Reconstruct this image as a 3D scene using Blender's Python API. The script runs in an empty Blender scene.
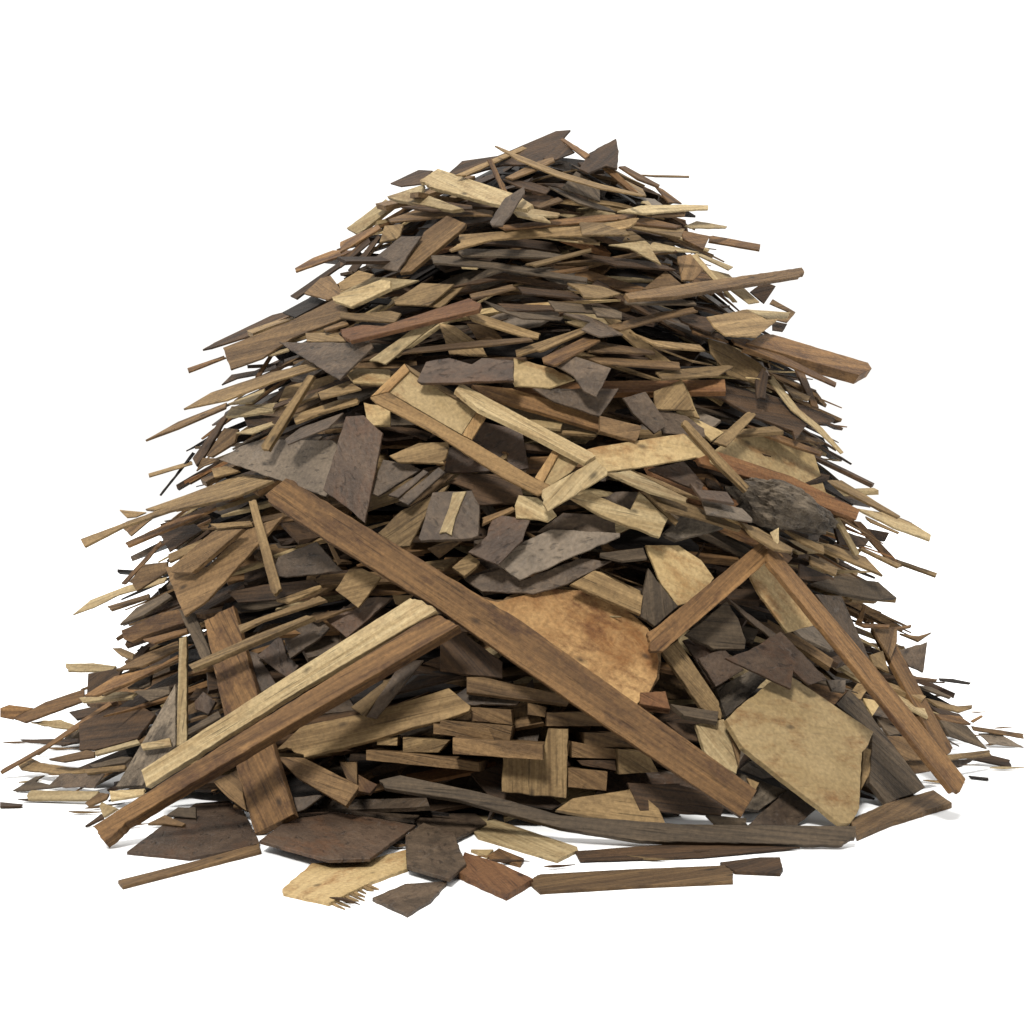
import bpy, bmesh, math, random
from mathutils import Vector, Matrix, noise
random.seed(11)
sc = bpy.context.scene
COL = sc.collection
F, CX, CY, DC, H = 1407.0, 512.0, 512.0, 8.44, 1.4     # focal length in px, optical centre, distance to pile axis, camera height

# ------------------------------------------------------------------ camera, light
cam = bpy.data.cameras.new('camera'); co = bpy.data.objects.new('camera', cam); COL.objects.link(co)
cam.sensor_width = 36; cam.lens = F/1024*36; cam.clip_end = 500
co.location = (0, -DC, H); co.rotation_euler = (math.pi/2, 0, 0); sc.camera = co
w = bpy.data.worlds.new('World'); sc.world = w; w.use_nodes = True
nt = w.node_tree; bg = nt.nodes['Background']
tc = nt.nodes.new('ShaderNodeTexCoord'); sx = nt.nodes.new('ShaderNodeSeparateXYZ')
mr = nt.nodes.new('ShaderNodeMapRange'); mr.inputs[1].default_value = 0.1; mr.inputs[2].default_value = 0.95
mr.inputs[3].default_value = 1.07; mr.inputs[4].default_value = 2.45
# the sky in front of the pile (behind the photographer) is dimmer near the horizon
fy = nt.nodes.new('ShaderNodeMapRange'); fy.inputs[1].default_value = -.55; fy.inputs[2].default_value = -.05; fy.inputs[3].default_value = .08; fy.inputs[4].default_value = 1
nt.links.new(sx.outputs[1], fy.inputs[0])
fm = nt.nodes.new('ShaderNodeMath'); fm.operation = 'MULTIPLY'; nt.links.new(mr.outputs[0], fm.inputs[0]); nt.links.new(fy.outputs[0], fm.inputs[1])
nt.links.new(tc.outputs['Generated'], sx.inputs[0]); nt.links.new(sx.outputs[2], mr.inputs[0])
nt.links.new(fm.outputs[0], bg.inputs['Strength']); bg.inputs[0].default_value = (1, .98, .95, 1)
sl = bpy.data.lights.new('sun', 'SUN'); so = bpy.data.objects.new('sun', sl); COL.objects.link(so)
sl.energy = 4.9; sl.angle = math.radians(11); sl.color = (1, .975, .93)
so.rotation_euler = (math.radians(40), math.radians(-14), 0)
sc.view_settings.view_transform = 'Standard'; sc.view_settings.look = 'None'
sc.view_settings.exposure = 0; sc.view_settings.gamma = 1

# ------------------------------------------------------------------ materials
def wood(name, c1, c2, stain, amt=.35, grain=1.0, gs=(1.6, 48, 48), rough=.75, bump=.55, var=.24, slate=False, crack=.5):
    m = bpy.data.materials.new(name); m.use_nodes = True
    n = m.node_tree.nodes; l = m.node_tree.links
    b = n['Principled BSDF']; b.inputs['Roughness'].default_value = rough
    b.inputs['Specular IOR Level'].default_value = .25
    t = n.new('ShaderNodeTexCoord'); oi = n.new('ShaderNodeObjectInfo')
    mul = n.new('ShaderNodeVectorMath'); mul.operation = 'SCALE'; mul.inputs[0].default_value = (37, 53, 19)
    l.new(oi.outputs['Random'], mul.inputs['Scale'])
    add = n.new('ShaderNodeVectorMath'); l.new(t.outputs['Object'], add.inputs[0]); l.new(mul.outputs[0], add.inputs[1])
    mp = n.new('ShaderNodeMapping'); mp.inputs['Scale'].default_value = gs; l.new(add.outputs[0], mp.inputs[0])
    g = n.new('ShaderNodeTexNoise'); g.inputs['Scale'].default_value = 1; g.inputs['Detail'].default_value = 7
    g.inputs['Roughness'].default_value = .68; g.inputs['Distortion'].default_value = .9 if not slate else .3
    l.new(mp.outputs[0], g.inputs['Vector'])
    g2 = n.new('ShaderNodeTexNoise'); g2.inputs['Scale'].default_value = .22; g2.inputs['Detail'].default_value = 5; g2.inputs['Distortion'].default_value = 1.4; l.new(mp.outputs[0], g2.inputs['Vector'])
    gm_ = n.new('ShaderNodeMath'); gm_.operation = 'MULTIPLY_ADD'; gm_.inputs[1].default_value = .5; l.new(g.outputs[0], gm_.inputs[0])
    gh = n.new('ShaderNodeMath'); gh.operation = 'MULTIPLY'; gh.inputs[1].default_value = .5; l.new(g2.outputs[0], gh.inputs[0]); l.new(gh.outputs[0], gm_.inputs[2])
    r = n.new('ShaderNodeValToRGB'); r.color_ramp.elements[0].position = .5-.10/grain; r.color_ramp.elements[1].position = .5+.10/grain
    r.color_ramp.elements[0].color = (*c1, 1); r.color_ramp.elements[1].color = (*c2, 1)
    l.new(gm_.outputs[0], r.inputs[0])
    # stains
    s = n.new('ShaderNodeTexNoise'); s.inputs['Scale'].default_value = 4.5; s.inputs['Detail'].default_value = 9; s.inputs['Roughness'].default_value = .72
    mp2 = n.new('ShaderNodeMapping'); mp2.inputs['Scale'].default_value = (.7, 1.5, 1.5); l.new(add.outputs[0], mp2.inputs[0]); l.new(mp2.outputs[0], s.inputs['Vector'])
    sr = n.new('ShaderNodeValToRGB'); sr.color_ramp.elements[0].position = .50; sr.color_ramp.elements[1].position = .64
    sr.color_ramp.elements[0].color = (0, 0, 0, 1); sr.color_ramp.elements[1].color = (1, 1, 1, 1); l.new(s.outputs[0], sr.inputs[0])
    sm = n.new('ShaderNodeMath'); sm.operation = 'MULTIPLY'; sm.inputs[1].default_value = amt; l.new(sr.outputs[0], sm.inputs[0])
    mx = n.new('ShaderNodeMix'); mx.data_type = 'RGBA'; l.new(sm.outputs[0], mx.inputs['Factor']); l.new(r.outputs[0], mx.inputs['A']); mx.inputs['B'].default_value = (*stain, 1)
    # fine speckle (dirt and pale scratches)
    f = n.new('ShaderNodeTexNoise'); f.inputs['Scale'].default_value = 55; f.inputs['Detail'].default_value = 4; l.new(add.outputs[0], f.inputs['Vector'])
    fr = n.new('ShaderNodeMapRange'); fr.inputs[1].default_value = .3; fr.inputs[2].default_value = .72; fr.inputs[3].default_value = .78; fr.inputs[4].default_value = 1.18
    l.new(f.outputs[0], fr.inputs[0])
    # knots / dark flecks
    v = n.new('ShaderNodeTexVoronoi'); v.inputs['Scale'].default_value = 5; l.new(mp2.outputs[0], v.inputs['Vector'])
    vr = n.new('ShaderNodeMapRange'); vr.inputs[1].default_value = .04; vr.inputs[2].default_value = .13; vr.inputs[3].default_value = .32; vr.inputs[4].default_value = 1
    l.new(v.outputs['Distance'], vr.inputs[0])
    pr = n.new('ShaderNodeMapRange'); pr.inputs[3].default_value = 1-var; pr.inputs[4].default_value = 1+var; 
    wn = n.new('ShaderNodeTexWhiteNoise'); wn.noise_dimensions = '1D'; l.new(oi.outputs['Random'], wn.inputs['W']); l.new(wn.outputs['Value'], pr.inputs[0])
    m1 = n.new('ShaderNodeMath'); m1.operation = 'MULTIPLY'; l.new(fr.outputs[0], m1.inputs[0]); l.new(pr.outputs[0], m1.inputs[1])
    m2 = n.new('ShaderNodeMath'); m2.operation = 'MULTIPLY'; l.new(m1.outputs[0], m2.inputs[0]); l.new(vr.outputs[0], m2.inputs[1])
    # fine dark cracks along the grain and small pits
    ck = n.new('ShaderNodeTexNoise'); ck.inputs['Scale'].default_value = 1; ck.inputs['Detail'].default_value = 3; ck.inputs['Distortion'].default_value = .4
    mp3 = n.new('ShaderNodeMapping'); mp3.inputs['Scale'].default_value = (4, 95, 95) if not slate else (16, 40, 40); l.new(add.outputs[0], mp3.inputs[0]); l.new(mp3.outputs[0], ck.inputs['Vector'])
    cr = n.new('ShaderNodeMapRange'); cr.inputs[1].default_value = .30; cr.inputs[2].default_value = .40; cr.inputs[3].default_value = crack; cr.inputs[4].default_value = 1; l.new(ck.outputs[0], cr.inputs[0])
    m3 = n.new('ShaderNodeMath'); m3.operation = 'MULTIPLY'; l.new(m2.outputs[0], m3.inputs[0]); l.new(cr.outputs[0], m3.inputs[1]); m2 = m3
    sc_ = n.new('ShaderNodeVectorMath'); sc_.operation = 'SCALE'; l.new(mx.outputs['Result'], sc_.inputs[0]); l.new(m2.outputs[0], sc_.inputs['Scale'])
    last = sc_.outputs[0]
    if slate:   # pale scuffs on slate
        q = n.new('ShaderNodeTexNoise'); q.inputs['Scale'].default_value = 9; q.inputs['Detail'].default_value = 10; q.inputs['Roughness'].default_value = .8
        q.inputs['Distortion'].default_value = 1.2; l.new(add.outputs[0], q.inputs['Vector'])
        qr = n.new('ShaderNodeMapRange'); qr.inputs[1].default_value = .58; qr.inputs[2].default_value = .72; qr.inputs[4].default_value = .5; l.new(q.outputs[0], qr.inputs[0])
        mq = n.new('ShaderNodeMix'); mq.data_type = 'RGBA'; l.new(qr.outputs[0], mq.inputs['Factor']); l.new(last, mq.inputs['A']); mq.inputs['B'].default_value = (.16, .14, .125, 1)
        last = mq.outputs['Result']
    l.new(last, b.inputs['Base Color'])
    bp = n.new('ShaderNodeBump'); bp.inputs['Strength'].default_value = bump; bp.inputs['Distance'].default_value = .009
    a0 = n.new('ShaderNodeMath'); l.new(g.outputs[0], a0.inputs[0]); l.new(f.outputs[0], a0.inputs[1])
    ad = n.new('ShaderNodeMath'); l.new(a0.outputs[0], ad.inputs[0]); l.new(cr.outputs[0], ad.inputs[1])
    l.new(ad.outputs[0], bp.inputs['Height']); l.new(bp.outputs[0], b.inputs['Normal'])
    return m
def K(r, g, b, k=1.0):                      # sRGB picture colour -> base colour under this light
    f = lambda c: (((c/255)+.055)/1.055)**2.4
    return tuple(min(.8, f(c)*k*w_) for c, w_ in zip((r, g, b), (1.0, .955, .89)))
E = .47
MAT = {
 'P': wood('pale_pine', K(170,148,108,E), K(208,189,148,E), K(146,116,78,E), .5),
 'Y': wood('yellow_plywood', K(190,165,118,E), K(208,184,138,E), K(150,106,60,E), .75, gs=(4,9,9), crack=.88),
 'T': wood('tan_wood', K(122,99,66,E), K(174,147,105,E), K(92,70,46,E), .45),
 'O': wood('oak_wood', K(98,75,49,E), K(150,121,84,E), K(68,50,34,E), .45),
 'B': wood('brown_timber', K(100,73,45,E), K(158,121,78,E), K(74,48,32,E), .75, gs=(1.2,40,40)),
 'R': wood('red_timber', K(108,73,46,E), K(148,108,72,E), K(82,44,28,E), .4),
 'Q': wood('honey_pine', K(148,116,74,E), K(186,152,104,E), K(128,94,58,E), .4),
 'C': wood('orange_plank', K(126,86,52,E), K(170,126,82,E), K(96,60,36,E), .4),
 'D': wood('dark_wood', K(56,41,27,E), K(98,74,50,E), K(36,27,20,E), .5),
 'G': wood('weathered_grey_wood', K(76,65,52,E), K(120,104,84,E), K(58,48,38,E), .45),
 'S': wood('brown_slate', K(78,66,54,E), K(116,99,82,E), K(66,50,40,E), .6, gs=(12,22,22), slate=True, rough=.6, bump=.6),
 'A': wood('rusty_slate', K(76,61,50,E), K(104,86,71,E), K(104,72,48,E), .6, gs=(9,18,18), slate=True, rough=.6, bump=.6),
 'L': wood('light_slate', K(112,101,88,E), K(144,130,114,E), K(90,80,74,E), .4, gs=(7,10,10), slate=True, rough=.6),
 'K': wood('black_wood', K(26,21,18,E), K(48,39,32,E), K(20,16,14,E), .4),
 'M': wood('spalted_end_grain', K(150,104,58,E), K(222,182,126,E), K(106,62,30,E), .85, gs=(5,7,7), bump=.8, crack=.95, grain=.9),
 'X': wood('rough_bark', K(74,66,57,E), K(152,138,120,E), K(56,48,40,E), .5, gs=(9,22,22), bump=1.0, slate=True),
}
CW = {'P':'pale', 'Y':'yellowish', 'T':'tan', 'O':'mid brown', 'B':'brown', 'R':'reddish', 'C':'orange brown', 'D':'dark brown', 'G':'weathered grey',
      'S':'grey brown', 'A':'rusty brown', 'L':'light grey', 'K':'blackish', 'M':'mottled', 'X':'rough'}

# ------------------------------------------------------------------ the mound the pieces lie on
ROWS = [140,160,180,200,250,300,350,400,450,500,550,600,650,700,745]
LX   = [550,500,440,405,355,315,268,236,206,186,166,150,130,100, 58]
RX   = [590,625,645,665,705,742,782,812,828,852,864,872,892,922,952]
ZS = [H-(r-CY)/F*DC for r in ROWS][::-1]
CS = [((a+b)/2-CX)/F*DC for a, b in zip(LX, RX)][::-1]
WS = [(b-a)/2/F*DC for a, b in zip(LX, RX)][::-1]
ZS[0] = 0.0; ZTOP = ZS[-1]
def prof(z):
    if z <= 0: return CS[0], WS[0]
    if z >= ZTOP: return CS[-1], 1e-3
    for i in range(len(ZS)-1):
        if z <= ZS[i+1]:
            t = (z-ZS[i])/(ZS[i+1]-ZS[i]); return CS[i]+(CS[i+1]-CS[i])*t, WS[i]+(WS[i+1]-WS[i])*t
TAB = [prof(i*.02) for i in range(200)]
def hit(u, v):
    kx, kz = (u-CX)/F, (v-CY)/F
    d = 4.2
    while d < DC:
        z = H-kz*d
        if z <= 0.005: return d
        if z < ZTOP:
            c, wd = TAB[int(z*50)]; x = kx*d; q = (x-c)/wd; y = (d-DC)/(wd*.86)
            if q*q+y*y < 1: return d
        d += .02
    return DC
def world(u, v, d): return Vector(((u-CX)/F*d, d-DC, H-(v-CY)/F*d))

def plane_for(pts, lift, c=None, bmax=.8, qt=.3):
    us = [p[0] for p in pts]; vs = [p[1] for p in pts]
    smp = list(pts)+[(sum(us)/len(us), sum(vs)/len(vs))]
    for i in range(len(pts)):
        q = pts[(i+1) % len(pts)]; smp.append(((pts[i][0]+q[0])/2, (pts[i][1]+q[1])/2))
    W = [world(u, v, hit(u, v)) for u, v in smp]
    n = len(W); mx = sum(p.x for p in W)/n; my = sum(p.y for p in W)/n; mz = sum(p.z for p in W)/n
    sxx = sum((p.x-mx)**2 for p in W)+.02; szz = sum((p.z-mz)**2 for p in W)+.02; sxz = sum((p.x-mx)*(p.z-mz) for p in W)
    sxy = sum((p.x-mx)*(p.y-my) for p in W); szy = sum((p.z-mz)*(p.y-my) for p in W)+.02*.7
    if c is None:
        det = sxx*szz-sxz*sxz; b = (sxy*szz-szy*sxz)/det; c = (szy*sxx-sxy*sxz)/det
        c = max(.35, min(1.3, c))
    b = (sxy-c*sxz)/sxx; b = max(-bmax, min(bmax, b))
    A = sorted(p.y-b*p.x-c*p.z for p in W)
    a = A[int(len(A)*qt)]-lift
    return a, b, c
def unproj(u, v, pl):
    a, b, c = pl; kx, kz = (u-CX)/F, (v-CY)/F
    return world(u, v, (DC+a+c*H)/(1-b*kx+c*kz))

# ------------------------------------------------------------------ meshes
def rough_outline(P, amp, step=.035, jag=0):
    """P: 2D points in metres; breaks the edges up as torn wood or stone does"""
    out = []
    n = len(P); s = random.random()*99
    lmax = max((P[(i+1) % n]-P[i]).length for i in range(n)); amp0, step0 = amp, step
    for i in range(n):
        a, b = P[i], P[(i+1) % n]; L = (b-a).length
        if L < 1e-5: continue
        amp, step = amp0, step0
        if jag and L < .3*lmax and L < .2 and random.random() < .55: amp, step = jag, .011
        if L > .5*lmax and jag and random.random() < .3: amp = amp0*2.2
        k = max(1, min(40, int(L/step))); nr = Vector((a.y-b.y, b.x-a.x))/L
        for j in range(k):
            t = j/k; q = a.lerp(b, t)
            if j: q = q+nr*amp*(noise.noise(Vector((q.x*22, q.y*22, s)))*1.6+random.uniform(-.45, .45))
            out.append(q)
    return out
def prism(P, th, bev=.003):
    """flat piece: 2D outline -> solid with a small worn edge; top at z=0"""
    P = [q for k, q in enumerate(P) if (q-P[k-1]).length > 1e-4]
    area = sum(P[i].x*P[(i+1) % len(P)].y-P[(i+1) % len(P)].x*P[i].y for i in range(len(P)))
    if area < 0: P = P[::-1]
    n = len(P); ins = []
    for i in range(n):
        a, b, c = P[i-1], P[i], P[(i+1) % n]
        d1 = (b-a).normalized(); d2 = (c-b).normalized(); nr = Vector((-(d1.y+d2.y), d1.x+d2.x))
        nr = nr.normalized() if nr.length > 1e-6 else Vector((0, 0))
        ins.append(b+nr*bev)
    vs = [(p.x, p.y, 0) for p in ins]+[(p.x, p.y, -bev) for p in P]+[(p.x, p.y, -th) for p in P]
    fs = [tuple(range(n)), tuple(range(3*n-1, 2*n-1, -1))]
    for i in range(n):
        j = (i+1) % n; fs += [(n+i, n+j, j, i), (2*n+i, 2*n+j, n+j, n+i)]
    return vs, fs
def mkobj(name, vs, fs, mat, M=None, parent=None, PM=None):
    me = bpy.data.meshes.new(name); me.from_pydata([tuple(v) for v in vs], [], fs); me.materials.append(mat)
    o = bpy.data.objects.new(name, me); COL.objects.link(o)
    if M is not None: o.matrix_world = M
    if parent is not None:
        o.parent = parent; o.matrix_parent_inverse = Matrix(); o.matrix_basis = PM.inverted() @ M
    return o
TH = {'a': .008, 'b': .014, 'c': .026, 'd': .06, 'e': .04, 's': .5}
REG = []        # every top-level piece, for its label
def place(o, u, v, mat, kind, L, wd, ang, label=None):
    REG.append(dict(o=o, u=u, v=v, m=mat, k=kind, L=L, w=wd, a=ang, label=label))
CAT = {'wooden_beam':'beam', 'wooden_plank':'plank', 'wood_splinter':'splinter', 'plywood_scrap':'plywood scrap', 'broken_slate':'slate',
       'timber_offcut':'timber offcut', 'log_slice':'log slice', 'bark_chunk':'bark chunk', 'broken_door':'broken door'}
GRP = {'wooden_beam':'heavy beams leaning on the pile', 'wooden_plank':'planks heaped in the pile', 'wood_splinter':'splinters and sticks in the pile',
       'plywood_scrap':'broken wood panels in the pile', 'broken_slate':'dark slate pieces in the pile', 'timber_offcut':'cut board ends stacked under the big beam'}
def piece(pts, mat, level, tk, kind=None, label=None, ground=False, c=None, parent=None, pl=None, amp=None, bmax=.8, name=None, th=None, vert=False):
    us = [p[0] for p in pts]; vs_ = [p[1] for p in pts]
    cu, cv = sum(us)/len(us), sum(vs_)/len(vs_)
    # long axis in the picture
    sxx = sum((u-cu)**2 for u in us); syy = sum((v-cv)**2 for v in vs_); sxy = sum((u-cu)*(v-cv) for u, v in pts)
    ang = .5*math.atan2(2*sxy, sxx-syy); dx, dy = math.cos(ang), math.sin(ang)
    pj = [u*dx+v*dy for u, v in pts]; pk = [-u*dy+v*dx for u, v in pts]; L = max(pj)-min(pj); wd = max(pk)-min(pk)
    lift = .03+.045*level
    if pl is None:
        if ground:
            zz = .014+.013*level; W3 = [world(u, v, (H-zz)/((v-CY)/F)) for u, v in pts]
        else:
            if c is None and tk == 's': c = .12
            if c is None and wd < 16 and abs(ang) < .6 and L > 3*wd: c = 1.5
            pl = plane_for(pts, lift, c, bmax, .12 if L > 190 else .3)
    if pl is not None: W3 = [unproj(u, v, pl) for u, v in pts]
    if pl is not None and tk not in 's':
        mz = min(p.z for p in W3)
        if mz < .01:
            for p in W3: p.z += .01-mz
    cen = sum(W3, Vector())/len(W3)
    if ground: nrm = Vector((0, 0, 1))
    else: nrm = Vector((-pl[1]*-1, -1, pl[2])).normalized()
    # long axis in the world
    j, k = max(((i, q) for i in range(len(pts)) for q in range(i)), key=lambda t: (W3[t[0]]-W3[t[1]]).length)
    X = (W3[j]-W3[k]); 
    if vert: X = Vector((0, .2, 1))
    if X.x < 0: X = -X
    X = (X-nrm*X.dot(nrm)).normalized(); Yv = nrm.cross(X)
    M = Matrix(((X.x, Yv.x, nrm.x, cen.x), (X.y, Yv.y, nrm.y, cen.y), (X.z, Yv.z, nrm.z, cen.z), (0, 0, 0, 1)))
    P2 = [Vector(((p-cen).dot(X), (p-cen).dot(Yv))) for p in W3]
    if kind is None:
        if 'leaning' in (label or '') and tk == 'c': pass
        if mat in 'SAL': kind = 'broken_slate'
        elif tk == 's': kind = 'timber_offcut'
        elif tk == 'd': kind = 'wooden_beam'
        elif wd < 7 or (L > 5.5*wd and wd < 11): kind = 'wood_splinter'
        elif wd > 26 and L < 3.2*wd: kind = 'plywood_scrap'
        else: kind = 'wooden_plank'
    if amp is None: amp = .0032 if kind in ('broken_slate', 'plywood_scrap') else .0012
    P2 = rough_outline(P2, amp, jag=.0075 if kind in ('wooden_plank', 'wooden_beam', 'wood_splinter') else 0)
    if th is None: th = TH[tk]
    if cv < 400 and tk == 'b': th = .011
    if cv < 400 and tk == 'c': th = .022
    if kind == 'broken_slate': th = min(th, .018 if not ground else .014)
    vs, fs = prism(P2, th, min(.0022, th*.2))
    nm = name or kind
    if parent is not None:
        return mkobj(nm, vs, fs, MAT[mat], M, parent, parent.matrix_world.copy())
    o = mkobj(nm, vs, fs, MAT[mat], M)
    o.matrix_world = M
    place(o, cu, cv, mat, kind, L, wd, ang, label)
    return o

# traced pieces: tile origin and size in the photograph, then
# "material level thickness[g = on the ground] x,y x,y ... | label"
def tile(ox, oy, size, text):
    s = size/1024
    for line in text.strip().splitlines():
        body, _, label = line.partition('|')
        f = body.split()
        if not f: continue
        mat, level, tk = f[0], float(f[1]), f[2]
        pts = [tuple(map(float, p.split(','))) for p in f[3:]]
        pts = [(ox+x*s, oy+y*s) for x, y in pts]
        piece(pts, mat, level, tk[0], ground='g' in tk, label=label.strip() or None, c=(.25 if 'v' in tk else None), vert='v' in tk)

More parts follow.
